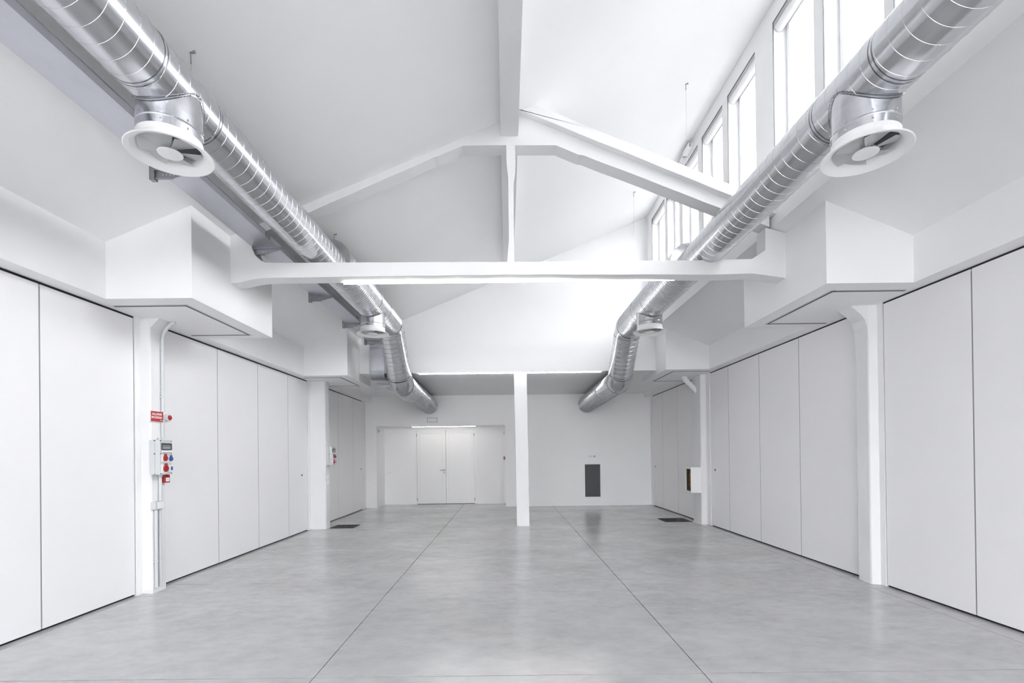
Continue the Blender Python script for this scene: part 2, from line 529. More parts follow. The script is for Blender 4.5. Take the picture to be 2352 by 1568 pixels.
for k, (a, b) in enumerate(wins):
    w = structure('window_%d' % (k + 1), 'tall white framed clerestory window', (XC, (a + b) / 2, ZW0))
    tag(w, 'tall narrow high window, number %d along the clerestory from the back gable' % (k + 1))
    MB().ringframe('x', XC + 0.15, XC + 0.225, a, b, ZW0, ZW1, 0.026).build('frame', M_PVC, w)
    MB().ringframe('x', XC + 0.135, XC + 0.20, a + 0.026, b - 0.026, ZW0 + 0.026, ZW1 - 0.026, 0.042).build('sash', M_PVC, w)
    MB().box(XC + 0.165, XC + 0.171, a + 0.06, b - 0.06, ZW0 + 0.06, ZW1 - 0.06).build('pane', M_GLASSTINT, w)
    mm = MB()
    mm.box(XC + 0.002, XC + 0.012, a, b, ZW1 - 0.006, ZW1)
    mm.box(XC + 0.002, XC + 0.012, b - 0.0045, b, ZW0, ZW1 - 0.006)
    mm.build('shadow_gap_gasket', M_GASKET, w)  # dark grey gasket strips also draw the shadow line at the opening
    mm = MB()
    mm.tube([(XC + 0.065, a + 0.012, ZW1 - 0.058), (XC + 0.065, b - 0.012, ZW1 - 0.058)], 0.046, 24)
    mm.tube([(XC + 0.065, b - 0.03, ZW1 - 0.058), (XC + 0.065, b - 0.009, ZW1 - 0.058)], 0.012, 10)
    mm.build('roller_blind', M_WPAINT, w)

act = thing('window_actuator', (2.78, 7.37, 6.02), 'small white motor box clipped above a far high window', 'window opener')
MB().box(2.75, XC + 0.001, 7.18, 7.42, 5.975, 6.035, 0.006).build('housing', M_WHITEP, act)
MB().box(2.77, XC + 0.001, 7.46, 7.62, 5.985, 6.03, 0.005).build('chain_box', M_WHITEP, act)
MB().box(2.765, 2.775, 7.17, 7.18, 5.97, 6.04).build('clip', M_GREYEDGE, act)
MB().box(2.765, 2.80, 7.42, 7.46, 5.975, 5.985).build('chain', M_GREYEDGE, act)

# unseen block added beyond the high windows to cut low sky light
nb = MB().box(14.0, 22.0, -25, 30, -0.12, 5.6).box(13.8, 22.2, -25.2, 30.2, 5.6, 5.85)
tag(nb.build('low_sky_blocker', M_EXT), 'unseen grey block added outside the high windows to cut low sky light', kind='structure')

# ------------------------------------------------------------------ roof truss, ridge beam
def jag(pts, amp, step=0.22, closed=True):
    out = []
    n = len(pts)
    for i in range(n):
        a = Vector(pts[i]); b = Vector(pts[(i + 1) % n])
        L = (b - a).length
        k = max(1, int(L / step))
        for j in range(k):
            p = a.lerp(b, j / k)
            if j: p += Vector((random.uniform(-amp, amp), random.uniform(-amp, amp)))
            out.append((p.x, p.y))
    return out
tr = thing('roof_truss', (0, 5.19, 3.31), 'white painted concrete truss with tie beam and centre post spanning the hall', 'truss')
arcL = [(-2.53, 3.478), (-2.585, 3.505), (-2.635, 3.555), (-2.665, 3.615), (-2.685, 3.69)]
tie = [(-2.905, 3.263), (-2.80, 3.272), (-2.70, 3.295), (-2.60, 3.312), (-2.45, 3.318), (-1.0, 3.322), (0.5, 3.318), (2.2, 3.296), (2.61, 3.303), (2.75, 3.285), (2.965, 3.250),
       (2.965, zr(2.965)), (2.755, zr(2.83)), (2.752, 3.55), (2.61, 3.456), (2.2, 3.45), (0.1, 3.456), (-2.1, 3.472), (-2.45, 3.476)] + arcL + [(-2.70, zc(-2.70)), (-2.905, zc(-2.905))]
MB().prism(jag(tie, 0.003), 'y', YT0, YT1).build('tie_beam', M_ROUGH, tr)
MB().prism(jag([(0.022, 3.45), (0.10, 3.45), (0.098, 4.0), (0.10, 4.35), (0.122, 4.5), (0.122, 4.70), (0.028, 4.70), (0.03, 4.5), (0.046, 4.35), (0.046, 3.7)], 0.002, 0.3), 'y', YT0 + 0.004, YT1 - 0.01).build('king_post', M_ROUGH, tr)
rl = [(0.06, 4.693), (-0.438, 4.691), (-0.70, 4.582), (-0.74, 4.572), (-2.062, 4.005), (-2.72, 3.725), (-2.72, zc(-2.72) + 0.005), (0.06, zc(0.06) + 0.005)]
MB().prism(jag(rl, 0.003), 'y', YT0 + 0.002, YT1 - 0.002).build('rafter', M_ROUGH, tr)
zt = lambda x: 5.014 - 0.421 * (x - 0.171)
rr = [(0.06, 4.690), (0.556, 4.686), (0.79, 4.583), (0.84, 4.577), (2.324, 3.985), (2.80, 3.795), (2.80, zt(2.80) + 0.06), (0.171, zt(0.171) + 0.06), (0.06, zc(0.06) + 0.003)]
MB().prism(jag(rr, 0.003), 'y', YT0 + 0.002, YT1 - 0.002).build('rafter', M_ROUGH, tr)
# top flange of the right rafter, standing proud on the camera side
fl_ = [(0.16, zt(0.16) + 0.0), (2.82, zt(2.82) + 0.0), (2.82, zt(2.82) + 0.115), (0.36, zt(0.36) + 0.115), (0.16, zc(0.16) - 0.005)]
MB().prism(jag(fl_, 0.003), 'y', YT0 - 0.075, YT1 - 0.006).build('top_flange', M_ROUGH, tr)

rb = thing('ridge_beam', (0.06, 2.0, 4.79), 'white concrete ridge beam running along the middle of the high ceiling', 'beam')
MB().prism([(-0.028, 4.79), (0.155, 4.79), (0.160, zc(0.160) + 0.01), (-0.03, zc(-0.03) + 0.01)], 'y', Y0 + 0.01, YT0 - 0.001).build('front_span', M_ROUGH, rb)
rs_ = MB().prism([(-0.028, 4.79), (0.155, 4.79), (0.160, zc(0.160) + 0.01), (-0.03, zc(-0.03) + 0.01)], 'y', YT1 + 0.001, YG - 0.002)
for v in rs_.b.verts:
    if v.co.y > YG - 0.1 and v.co.z < 4.82: v.co.z += 0.14
rs_.build('rear_span', M_ROUGH, rb)

# ------------------------------------------------------------------ columns
def column(label, prof, z1, haunch=None, hy=None, extra=None):
    c = thing('column', (sum(p[0] for p in prof) / len(prof), sum(p[1] for p in prof) / len(prof), 0), label, 'column')
    MB().prism(jag(prof, 0.0), 'z', 0, z1).build('shaft', M_ROUGH, c)
    if haunch:
        MB().prism(haunch, 'y', *hy).build('haunch', M_ROUGH, c)
    return c
cL1 = column('white concrete column on the left carrying the fire alarm sign and power box',
             [(-3.97, 5.112), (-3.852, 5.106), (-3.765, 5.100), (-3.755, 5.112), (-3.755, 5.306), (-3.97, 5.306)], ZSL + 0.01,
             [(-3.80, 2.79), (-3.757, 2.80), (-3.65, ZSL + 0.005), (-3.80, ZSL + 0.005)], (5.102, 5.304))
cR1 = column('white concrete column on the right with a flared rough plastered top',
             [(4.06, 5.12), (3.928, 5.12), (3.866, 5.150), (3.86, 5.165), (3.868, 5.345), (4.06, 5.345)], ZSR + 0.01,
             [(3.90, 2.33), (3.868, 2.35), (3.862, 2.62), (3.852, 2.75), (3.83, 2.82), (3.78, 2.88), (3.70, 2.945), (3.675, ZSR + 0.005), (3.95, ZSR + 0.005)], (5.152, 5.345))
cL2 = column('white square column standing at the far end of the left partitions',
             [(-3.97, 9.50), (-3.59, 9.50), (-3.572, 9.52), (-3.572, 9.725), (-3.97, 9.725)], ZSL + 0.01)
cR2 = column('white column with hose cabinet at the far end of the right partitions',
             [(4.06, 9.56), (3.925, 9.56), (3.855, 9.59), (3.842, 9.61), (3.842, 10.01), (4.06, 10.01)], ZSR + 0.01)
MB().tube([(3.875, 9.83, 2.66), (3.79, 9.83, 2.745), (3.64, 9.83, 2.90), (3.615, 9.83, 2.975)], 0.052, 16).build('brace_pipe', M_ROUGH, cR2)
cc = thing('column', (0.29, 9.75, 0), 'slim white square column standing free in front of the back wall', 'column')
b_ = MB().box(0.157, 0.405, 9.625, 9.84, 0, ZLOW - 0.002)
for v in b_.b.verts:
    if v.co.z < 0.1: v.co.x += 0.022
b_.build('shaft', M_WALL, cc)

# ------------------------------------------------------------------ folding partitions
def partition(label, s, joints, ztop, zs, lockp=None, jamb=None, jamb2=None):
    x = XL if s < 0 else XR
    th = 0.055
    y0, y1 = joints[0], joints[-1]
    p = thing('folding_partition', (x, (y0 + y1) / 2, 0), label, 'partition')
    def bx(m, d0, d1, *r):
        a, b = x + s * d0, x + s * d1
        m.box(min(a, b), max(a, b), *r)
        return m
    gap = 0.0075
    panels = []
    for a, b in zip(joints, joints[1:]):
        o = bx(MB(), 0, th, a + gap, b - gap, 0.020, ztop).build('panel', M_PANEL, p)
        panels.append((a, b, o))
    bx(MB(), 0.003, th, y0 + 0.002, y1 - 0.002, 0.03, ztop - 0.02).build('edge_profile', M_BACK, p)
    bx(MB(), 0.018, th, y0, y1, 0.0, 0.019).build('bottom_seal', M_BLACK, p)
    bx(MB(), 0.004, th + 0.01, y0, y1, ztop + 0.001, zs).build('top_track', M_BLACK, p)
    if lockp:
        for a, b, o in panels:
            if a < lockp[0] < b:
                m = MB().lathe([(0.019, 0), (0.019, -s * 0.008), (0.013, -s * 0.012)], (x, lockp[0], lockp[1]), 'x', 18)
                lk = m.build('lock', M_LOCK, o)
    for jj in (jamb, jamb2):
        if jj:
            MB().box(min(x + s * jj[2], x + s * 0.075), max(x + s * jj[2], x + s * 0.075), jj[0], jj[1], 0.001, zs).build('jamb', M_WPAINT, p)
    return p
partition('nearest white partition on the left wall, in front of the column with the alarm sign', -1,
          [-5.0, -4.02, -3.02, -2.01, -1.005, 0.0, 1.005, 2.01, 3.015, 4.016, 5.030], 2.884, ZSL, None, (5.034, 5.115, -0.012))
partition('white partition of four panels between the two left columns', -1,
          [5.31, 6.483, 7.533, 8.567, 9.386], 2.884, ZSL, (9.113, 1.08), (9.389, 9.505, -0.010))
partition('short white partition on the left wall beyond the far left column', -1,
          [9.73, 11.109, 12.178, 12.945], 2.884, ZSL, (12.80, 1.085), (12.95, 13.10, 0.0), (13.105, 13.275, 0.012))
partition('nearest white partition on the right wall, in front of the column with the flared top', 1,
          [-5.0, -4.02, -3.02, -2.01, -1.005, 0.0, 1.005, 2.01, 3.03, 4.088, 5.050], 2.947, ZSR, None, (5.053, 5.125, -0.008))
partition('white partition of four panels between the two right columns', 1,
          [5.35, 6.517, 7.549, 8.601, 9.36], 2.947, ZSR, (9.179, 1.085), (9.365, 9.405, -0.018), (9.41, 9.565, -0.002))
partition('short white partition on the right wall beyond the hose cabinet column', 1,
          [10.015, 11.194, 12.258, 13.062], 2.947, ZSR, (12.867, 1.061), (13.066, 13.09, -0.015), (13.095, 13.275, 0.0))

# ------------------------------------------------------------------ round ducts
def disc_ring(m, c, t, r, r2, w):
    """collar bead round the axis direction t"""
    t = Vector(t).normalized()
    c = Vector(c)
    m.tube([c - t * w, c - t * w * 0.5, c + t * w * 0.5, c + t * w], r, 44, False)
    return m

def duct(s, label, nx, nz, fx, fz, ysleeve, ba, bb, cend, name_seed):
    rn, rf = 0.1775, 0.225
    d = thing('air_duct', (fx, ysleeve, fz), label, 'duct')
    ns, ne = (nx, Y0 + 0.02, nz), (nx, ysleeve, nz)
    MB().tube([ns, ne], rn, 64).build('duct_section', M_DUCT, d)
    MB().helix(ns, ne, rn, 0.098, 0.0034, 0.002, 40, 0.4 + name_seed).build('spiral_seam', M_SEAM, d)
    # reducer: the wide duct begins with a flat annular face and a sleeve band
    MB().tube([(fx, ysleeve - 0.002, fz), (fx, ysleeve + 0.14, fz)], rf + 0.004, 64).build('reducer', M_DUCT, d)
    A0 = (fx, ysleeve + 0.14, fz); A1 = (ba[0], ba[1] - 0.10, fz)
    MB().tube([A0, A1], rf, 64, False).build('duct_section', M_DUCT, d)
    MB().helix(A0, A1, rf, 0.056, 0.010, 0.0055, 40, 1.0).build('spiral_seam', M_SEAM, d)
    def elbow(P0, corner, P1, k):
        P0, C, P1 = Vector(P0), Vector(corner), Vector(P1)
        pts = [P0]
        for i in range(1, k):
            t = i / k
            pts.append(P0 * (1 - t) ** 2 + C * 2 * t * (1 - t) + P1 * t ** 2)
        pts.append(P1)
        e = MB().tube(pts, rf + 0.001, 64, False)
        o = e.build('elbow', M_DUCT, d)
        for q, t in ((P0, C - P0), (P1, P1 - C)):
            t.normalize()
            MB().tube([q - t * 0.012, q - t * 0.004, q + t * 0.004, q + t * 0.012], rf + 0.007, 64, False).build('elbow_bead', M_SEAM, d)
    ba = Vector(ba); bb = Vector(bb); ce = Vector(cend)
    u = (bb - ba).normalized()
    p0 = Vector(A1); p1 = ba + u * 0.16
    elbow(p0, ba, p1, 3)
    q0 = bb - u * 0.14
    MB().tube([p1, q0], rf, 64, False).build('duct_section', M_DUCT, d)
    MB().helix(p1, q0, rf, 0.083, 0.009, 0.0055, 40, 0.2).build('spiral_seam', M_SEAM, d)
    v = (ce - bb).normalized()
    q1 = bb + v * 0.14
    elbow(q0, bb, q1, 3)
    MB().tube([q1, ce], rf, 64, False).build('duct_section', M_DUCT, d)
    MB().helix(q1, ce, rf, 0.050, 0.010, 0.0065, 40, 0.9).build('spiral_seam', M_SEAM, d)
    # pair of flat clamps with a buckle
    mid = q1.lerp(ce, 0.30)
    MB().tube([mid - v * 0.015, mid + v * 0.015], rf + 0.009, 64, False).build('clamp', M_TRAY, d)
    bk = mid + Vector((0.96 if s < 0 else -0.96, 0, -0.25)).normalized() * (rf + 0.010)
    MB().ringframe('x', bk.x - 0.008, bk.x + 0.008, bk.y - 0.075, bk.y + 0.075, bk.z - 0.045, bk.z + 0.045, 0.014).box(bk.x - 0.006, bk.x + 0.006, bk.y - 0.006, bk.y + 0.006, bk.z - 0.03, bk.z + 0.03).build('clamp_buckle', M_ALU, d)
    return d, rn, rf
NLX, NLZ, FLX, FLZ = -2.042, 3.674, -2.062, 3.765
NRX, NRZ, FRX, FRZ = 2.178, 3.602, 2.166, 3.652
dL, RN, RF = duct(-1, 'long silver spiral air duct on the left, beside the flat metal tray', NLX, NLZ, FLX, FLZ, 5.72,
                  (-2.062, 8.66, 3.765), (-2.03, 9.28, 2.815), (-2.12, YB + 0.03, 2.79), 0.0)
dR, _, _ = duct(1, 'long silver spiral air duct on the right, below the high windows', NRX, NRZ, FRX, FRZ, 5.66,
                (2.166, 8.56, 3.652), (2.166, 9.25, 2.815), (2.19, YB + 0.03, 2.785), 1.7)

# branch saddles down to the diffusers (parts of the ducts)
def branch(d, x, y, z_axis, rd, zbot, rc, mat_holder=None):
    m = MB()
    n = 64
    top, bot = [], []
    rs = rc + 0.006
    for j in range(n):
        a = 2 * PI * j / n
        u, v = rc * math.cos(a), rc * math.sin(a)
        zt_ = z_axis - math.sqrt(max(0.0, (rd + 0.004) ** 2 - min(u * u, (rd + 0.003) ** 2)))
        top.append(m.b.verts.new((x + u, y + v, zt_)))
        bot.append(m.b.verts.new((x + u, y + v, zbot)))
    for j in range(n):
        f = m.b.faces.new((bot[j], bot[(j + 1) % n], top[(j + 1) % n], top[j])); f.smooth = True
    o = m.build('branch_collar', M_DUCT, d)
    # crimped flange where the collar meets the duct; darker zinc draws its shadow
    m = MB()
    path = []
    for j in range(145):
        a = 2 * PI * j / 144
        r = rc + 0.006 + (0.0025 if j % 2 else 0)
        u, v = r * math.cos(a), r * math.sin(a)
        q = min(abs(u), rd + 0.003)
        path.append((x + u, y + v, z_axis - math.sqrt(max(0.0, (rd + 0.007) ** 2 - q * q))))
    m.tube(path, 0.0034, 5, False)
    m.build('crimp', M_BRKT, d)
    m = MB()
    for zz in (zbot + 0.055,):
        m.lathe([(rc, -0.006), (rc + 0.004, 0), (rc, 0.006)], (x, y, zz), 'z', 64)
    for k in range(8):
        a = 2 * PI * k / 8 + 0.35
        for zz in (zbot + 0.025, zbot + 0.075):
            cx, cy = x + (rc + 0.001) * math.cos(a), y + (rc + 0.001) * math.sin(a)
            m.box(cx - 0.004, cx + 0.004, cy - 0.004, cy + 0.004, zz - 0.004, zz + 0.004)
    m.build('collar_bead', M_SEAM, d)
    # joint bands either side of the tee
    for dy in (-rc - 0.11, -rc - 0.085, rc + 0.06, rc + 0.085):
        MB().tube([(x, y + dy - 0.005, z_axis), (x, y + dy, z_axis), (x, y + dy + 0.005, z_axis)], rd + 0.004, 64, False).build('joint_band', M_SEAM, d)

def diffuser(x, y, zrim, label, k, blade_ph):
    """k scales the whole diffuser; zrim is the height of the lip"""
    t = thing('swirl_diffuser', (x, y, zrim), label, 'air diffuser')
    rc, rr_ = 0.1745 * k, 0.2325 * k
    h1 = 0.086 * k
    MB().lathe([(rc, 0.045 * k), (rc, h1), (rc - 0.004, h1), (rc - 0.004, 0.045 * k)], (x, y, zrim), 'z', 64, True).build('collar', M_WPAINT, t)
    prof = [(rc, 0.055 * k), (rc + 0.004, 0.04 * k), (rc + 0.016, 0.022 * k), (rc + 0.036, 0.007 * k), (rr_, 0.0), (rr_ + 0.002, -0.004), (rr_ - 0.004, -0.007),
            (rc + 0.034, 0.0), (rc + 0.010, 0.012 * k), (rc - 0.006, 0.030 * k), (rc - 0.009, 0.055 * k)]
    MB().lathe(prof, (x, y, zrim), 'z', 72, True).build('flared_rim', M_DIFF, t)
    MB().lathe([(0.004, 0.004), (0.066 * k, 0.004), (0.069 * k, 0.0), (0.066 * k, -0.003), (0.004, -0.004)], (x, y, zrim + 0.002 * k), 'z', 40).build('centre_disc', M_DIFF, t)
    m = MB()
    m.lathe([(0.020 * k, 0.005 * k), (0.026 * k, 0.05 * k), (0.032 * k, 0.05 * k), (0.032 * k, 0.075 * k), (0.022 * k, 0.08 * k)], (x, y, zrim), 'z', 24)
    m.build('hub', M_DIFF, t)
    nb = 6
    for i in range(nb):
        a0 = 2 * PI * i / nb + blade_ph
        mb = MB()
        span = 2 * PI / nb * 0.98
        rows = []
        for (rq, tw) in ((0.034 * k, 0.0), (0.10 * k, 0.0), (rc - 0.008, 0.0)):
            row = []
            for q in range(5):
                f = q / 4
                a = a0 + span * f
                z = zrim + 0.014 * k + 0.042 * k * f * (0.25 + 0.75 * rq / rc)
                row.append((x + rq * math.cos(a), y + rq * math.sin(a), z))
            rows.append(row)
        V = [[mb.b.verts.new(p) for p in row] for row in rows]
        for r0, r1 in zip(V, V[1:]):
            for q in range(4):
                mb.b.faces.new((r0[q], r0[q + 1], r1[q + 1], r1[q]))
        geo = bmesh.ops.solidify(mb.b, geom=mb.b.faces[:], thickness=0.0022)
        mb.build('vane', M_DIFF, t)
    m = MB()
    for i in range(3):
        a = 2 * PI * i / 3 + 0.4
        m.tube([(x + 0.025 * k * math.cos(a), y + 0.025 * k * math.sin(a), zrim + 0.072 * k), (x + (rc - 0.008) * math.cos(a), y + (rc - 0.008) * math.sin(a), zrim + 0.076 * k)], 0.0035, 8)
    m.build('spider', M_DIFF, t)
    MB().lathe([(rc - 0.012, 0), (0.002, 0.001)], (x, y, zrim + 0.083 * k), 'z', 48).build('damper_plate', M_DARKIN, t)
    m = MB()
    for i in range(6):
        a = 2 * PI * i / 6 + 0.15
        m.lathe([(0.004, 0.0), (0.003, 0.003), (0.0005, 0.004)], (x + rc * math.cos(a), y + rc * math.sin(a), zrim + 0.066 * k), 'z', 8)
    tag(m.build('rivet', M_WPAINT, t), kind='stuff')
    return t
LY1, LZ1 = 2.955, 3.283
RY1, RZ1 = 2.905, 3.204
branch(dL, NLX, LY1, NLZ, RN, LZ1 + 0.082, 0.1735)
branch(dR, NRX, RY1, NRZ, RN, RZ1 + 0.082, 0.1735)
LY2, LZ2 = 7.50, 3.318
RY2, RZ2 = 7.27, 3.238
branch(dL, FLX, LY2, FLZ, RF, LZ2 + 0.082, 0.1835)
branch(dR, FRX, RY2, FRZ, RF, RZ2 + 0.082, 0.1835)
diffuser(NLX, LY1, LZ1, 'white swirl air diffuser nearest on the left duct, upper left of the hall', 1.0, 0.2)
diffuser(NRX, RY1, RZ1, 'white swirl air diffuser nearest on the right duct, upper right of the hall', 1.0, 0.9)
diffuser(FLX, LY2, LZ2, 'white swirl air diffuser far along the left duct beyond the truss', 1.055, 0.5)
diffuser(FRX, RY2, RZ2, 'white swirl air diffuser far along the right duct beyond the truss', 1.055, 0.1)

# ceiling hangers of the ducts
def hanger(name, x, y, ztop_of_duct, label, grp=None):
    t = thing(name, (x, y, ztop_of_duct), label, 'hanger', grp)
    zc_ = zc(x)
    m = MB()
    m.box(x - 0.008, x + 0.030, y - 0.006, y + 0.006, zc_ - 0.004, zc_ + 0.014)
    m.tube([(x, y, zc_ - 0.003), (x, y, zc_ - 0.075)], 0.0045, 8)
    m.build('anchor', M_GREYEDGE, t)
    MB().tube([(x, y, zc_ - 0.07), (x, y, ztop_of_duct)], 0.0016, 6).build('wire', M_ALU, t)
    m = MB(); m.tube([(x, y, ztop_of_duct - 0.005), (x, y, ztop_of_duct + 0.035)], 0.008, 8); m.build('bolt', M_GREYEDGE, t)
    return t
hanger('duct_hanger', NLX - 0.02, 3.19, NLZ + RN, 'short wire hanger over the near left duct')
hanger('duct_hanger', FLX, 5.84, FLZ + RF, 'short wire hanger over the left duct at the truss')
hanger('duct_hanger', 2.20, 5.80, FRZ + RF, 'long thin wire from the high ceiling to the right duct near the truss')
hanger('duct_hanger', 2.20, 8.20, FRZ + RF, 'long thin wire from the high ceiling to the right duct near the gable')

# ------------------------------------------------------------------ flat galvanised tray along the left duct
ty = thing('cable_tray', (-2.6, 5.0, 3.65), 'flat galvanised metal tray running beside the left duct on brackets', 'cable tray')
TX0, TX1, TZ = -2.675, -2.415, 3.65
def tray_run(name, y0, y1, z):
    m = MB()
    m.box(TX0, TX1, y0, y1, z, z + 0.003)
    m.box(TX1 - 0.003, TX1, y0, y1, z + 0.003, z + 0.055)
    m.box(TX0, TX0 + 0.003, y0, y1, z + 0.003, z + 0.055)
    m.box(TX0, TX1 + 0.006, y0, y1, z + 0.055, z + 0.058)
    return m.build(name, M_TRAY, ty)
ys = [Y0 + 0.02, -4.0, -1.0, 1.96, 4.92, 7.88, 9.38]
for a, b in zip(ys, ys[1:]):
    tray_run('tray_section', a + 0.001, b - 0.001, TZ)
m = MB()
for yj in ys[1:-1]:
    m.box(TX1, TX1 + 0.004, yj - 0.05, yj + 0.05, TZ + 0.006, TZ + 0.05)
m.build('splice_plate', M_BRKT, ty)
# downstand in front of the gable, then on under the low ceiling
def bend(y0, z0, y1, z1, y2, z2):
    m = MB()
    P0, P1, P2 = Vector((0, y0, z0)), Vector((0, y1, z1)), Vector((0, y2, z2))
    pr = None
    for i in range(9):
        t = i / 8
        p = P0 * (1 - t) ** 2 + P1 * 2 * t * (1 - t) + P2 * t ** 2
        cur = [m.b.verts.new((TX0, p.y, p.z)), m.b.verts.new((TX1 + 0.02, p.y, p.z))]
        if pr:
            f = m.b.faces.new((pr[0], pr[1], cur[1], cur[0])); f.smooth = True
        pr = cur
    bmesh.ops.solidify(m.b, geom=m.b.faces[:], thickness=0.05)
    return m.build('tray_bend', M_TRAY, ty)
bend(9.38, TZ, 9.49, TZ, 9.49, TZ - 0.12)
MB().box(TX0, TX1 + 0.02, 9.49, 9.55, 3.10, TZ - 0.12).build('tray_drop', M_TRAY, ty)
bend(9.49, 3.10, 9.49, 2.93, 9.66, 2.93)
MB().box(TX0, TX1 + 0.02, 9.66, YB - 0.01, 2.93, 2.99).build('tray_section', M_TRAY, ty)
def tray_bracket(y, z, top):
    m = MB()
    # perforated post up to the ceiling and a tapering arm under the tray
    m.box(TX0 - 0.05, TX0 - 0.010, y - 0.02, y + 0.02, z - 0.085, top)
    m.prism([(TX0 - 0.012, z - 0.002), (TX0 + 0.30, z - 0.002), (TX0 + 0.30, z - 0.018), (TX0 + 0.10, z - 0.072), (TX0 - 0.012, z - 0.072)], 'y', y - 0.003, y + 0.003)
    m.box(TX0 - 0.012, TX0 + 0.30, y - 0.02, y + 0.003, z - 0.014, z - 0.001)
    m.box(TX0 - 0.012, TX0 + 0.12, y - 0.02, y + 0.003, z - 0.075, z - 0.071)
    o = m.build('bracket', M_BRKT, ty)
    m = MB()
    for k in range(4):
        m.lathe([(0.0045, -0.001), (0.0045, 0.0), (0.001, 0.0)], (TX0 + 0.045 + 0.028 * k, y - 0.0032, z - 0.042), 'y', 10)
    m.build('bolt_hole', M_WPAINT, o)
for yb_ in (-3.3, -1.9, -0.5, 0.9, 2.3, 3.725, 5.144, 6.70, 8.08, 9.31):
    tray_bracket(yb_, TZ, zc(TX0 - 0.03) + 0.005)
tray_bracket(10.2, 2.93, ZLOW + 0.003)

# ------------------------------------------------------------------ light strips
def strip(name, label, x0, x1, y0, y1, z0, z1, mt=None):
    t = thing(name, ((x0 + x1) / 2, (y0 + y1) / 2, z0), label, 'light')
    zm = z0 + (z1 - z0) * 0.75
    MB().box(x0, x1, y0, y1, zm, z1).build('profile', M_WPAINT, t)
    MB().box(x0, x1, y0, y1, z0, zm - 0.0005).build('diffuser', mt or M_LED, t)
    return t
strip('light_strip', 'long white light strip under the tie beam of the truss', -1.76, 1.842, 5.258, 5.276, 3.300, 3.324)
strip('light_strip', 'thin white light strip along the lower edge of the gable wall', -1.736, 1.878, 9.602, 9.622, 3.037, 3.061, M_LED3)
strip('light_strip', 'short white light strip in the niche ceiling over the double door', -2.67, -0.885, 13.60, 13.63, 2.226, 2.2395, M_LED2)

# ------------------------------------------------------------------ back wall fittings
v = thing('vent_grille', (2.335, YB, 0.68), 'tall dark grey ventilation grille low on the back wall', 'vent')
MB().ringframe('y', YB - 0.016, YB - 0.001, 2.10, 2.57, 0.215, 1.155, 0.026).build('frame', M_WPAINT, v)
MB().box(2.12, 2.55, YB - 0.004, YB - 0.001, 0.235, 1.135).build('backing', M_GRILLE, v)
m = MB()
for k in range(44):
    z = 0.243 + 0.0202 * k
    m.box(2.126, 2.544, YB - 0.012, YB - 0.004, z, z + 0.008)
tag(m.build('slat', M_GRILLE, v), kind='stuff')

def plate(name, x, z, w, h, label, cat, parts, y=YB, group=None):
    t = thing(name, (x, y, z), label, cat, group)
    MB().box(x - w / 2, x + w / 2, y - 0.010, y - 0.001, z - h / 2, z + h / 2, 0.003).build('plate', M_WHITEP, t)
    for (dx, dz, ww, hh, mt, nm) in parts:
        MB().box(x + dx - ww / 2, x + dx + ww / 2, y - 0.013, y - 0.009, z + dz - hh / 2, z + dz + hh / 2).build(nm, mt, t)
    return t
plate('wall_socket', 2.282, 1.352, 0.088, 0.062, 'left socket plate of the pair above the dark grille', 'socket', [(-0.018, 0, 0.026, 0.036, M_GREYP, 'outlet'), (0.018, 0, 0.026, 0.036, M_GREYP, 'outlet')])
plate('wall_socket', 2.391, 1.350, 0.088, 0.062, 'right socket plate of the pair above the dark grille', 'socket', [(-0.018, 0, 0.026, 0.036, M_BREAK, 'outlet'), (0.018, 0, 0.026, 0.036, M_BREAK, 'outlet')])
plate('light_switch', -3.455, 0.928, 0.10, 0.068, 'small white switch plate on the niche wall left of the double door', 'switch', [(-0.022, 0, 0.036, 0.046, M_WPAINT, 'rocker'), (0.022, 0, 0.036, 0.046, M_WPAINT, 'rocker')], YN)

e = thing('emergency_light', (-2.045, YB, 2.395), 'slim blank emergency light with grey rim above the niche', 'light')
MB().ringframe('y', YB - 0.022, YB - 0.001, -2.182, -1.909, 2.330, 2.460, 0.010).build('rim', M_GREYEDGE, e)
MB().box(-2.172, -1.919, YB - 0.018, YB - 0.001, 2.340, 2.450).build('lens', M_WHITEP, e)

def sensor(x, s, y, z, label):
    t = thing('motion_sensor', (x, y, z), label, 'sensor')
    a, b = x, x + s * 0.03
    MB().box(min(a, b), max(a, b), y - 0.03, y + 0.03, z - 0.05, z + 0.05, 0.006).build('body', M_GREYP, t)
    a, b = x + s * 0.028, x + s * 0.042
    MB().box(min(a, b), max(a, b), y - 0.02, y + 0.02, z - 0.03, z + 0.02, 0.006).build('lens', M_BREAK, t)
sensor(NX0, 1, 13.42, 2.12, 'small grey sensor high on the left side of the niche')
sensor(NX1, -1, 13.36, 2.02, 'small grey sensor high on the right side of the niche')
t = thing('call_point', (NX1 - 0.02, 13.36, 1.33), 'small dark red call point on the right side of the niche', 'alarm')
MB().box(NX1 - 0.045, NX1 - 0.001, 13.31, 13.40, 1.285, 1.375, 0.004).build('body', M_RED, t)
MB().box(NX1 - 0.048, NX1 - 0.044, 13.33, 13.38, 1.31, 1.35).build('window', M_WHITEP, t)

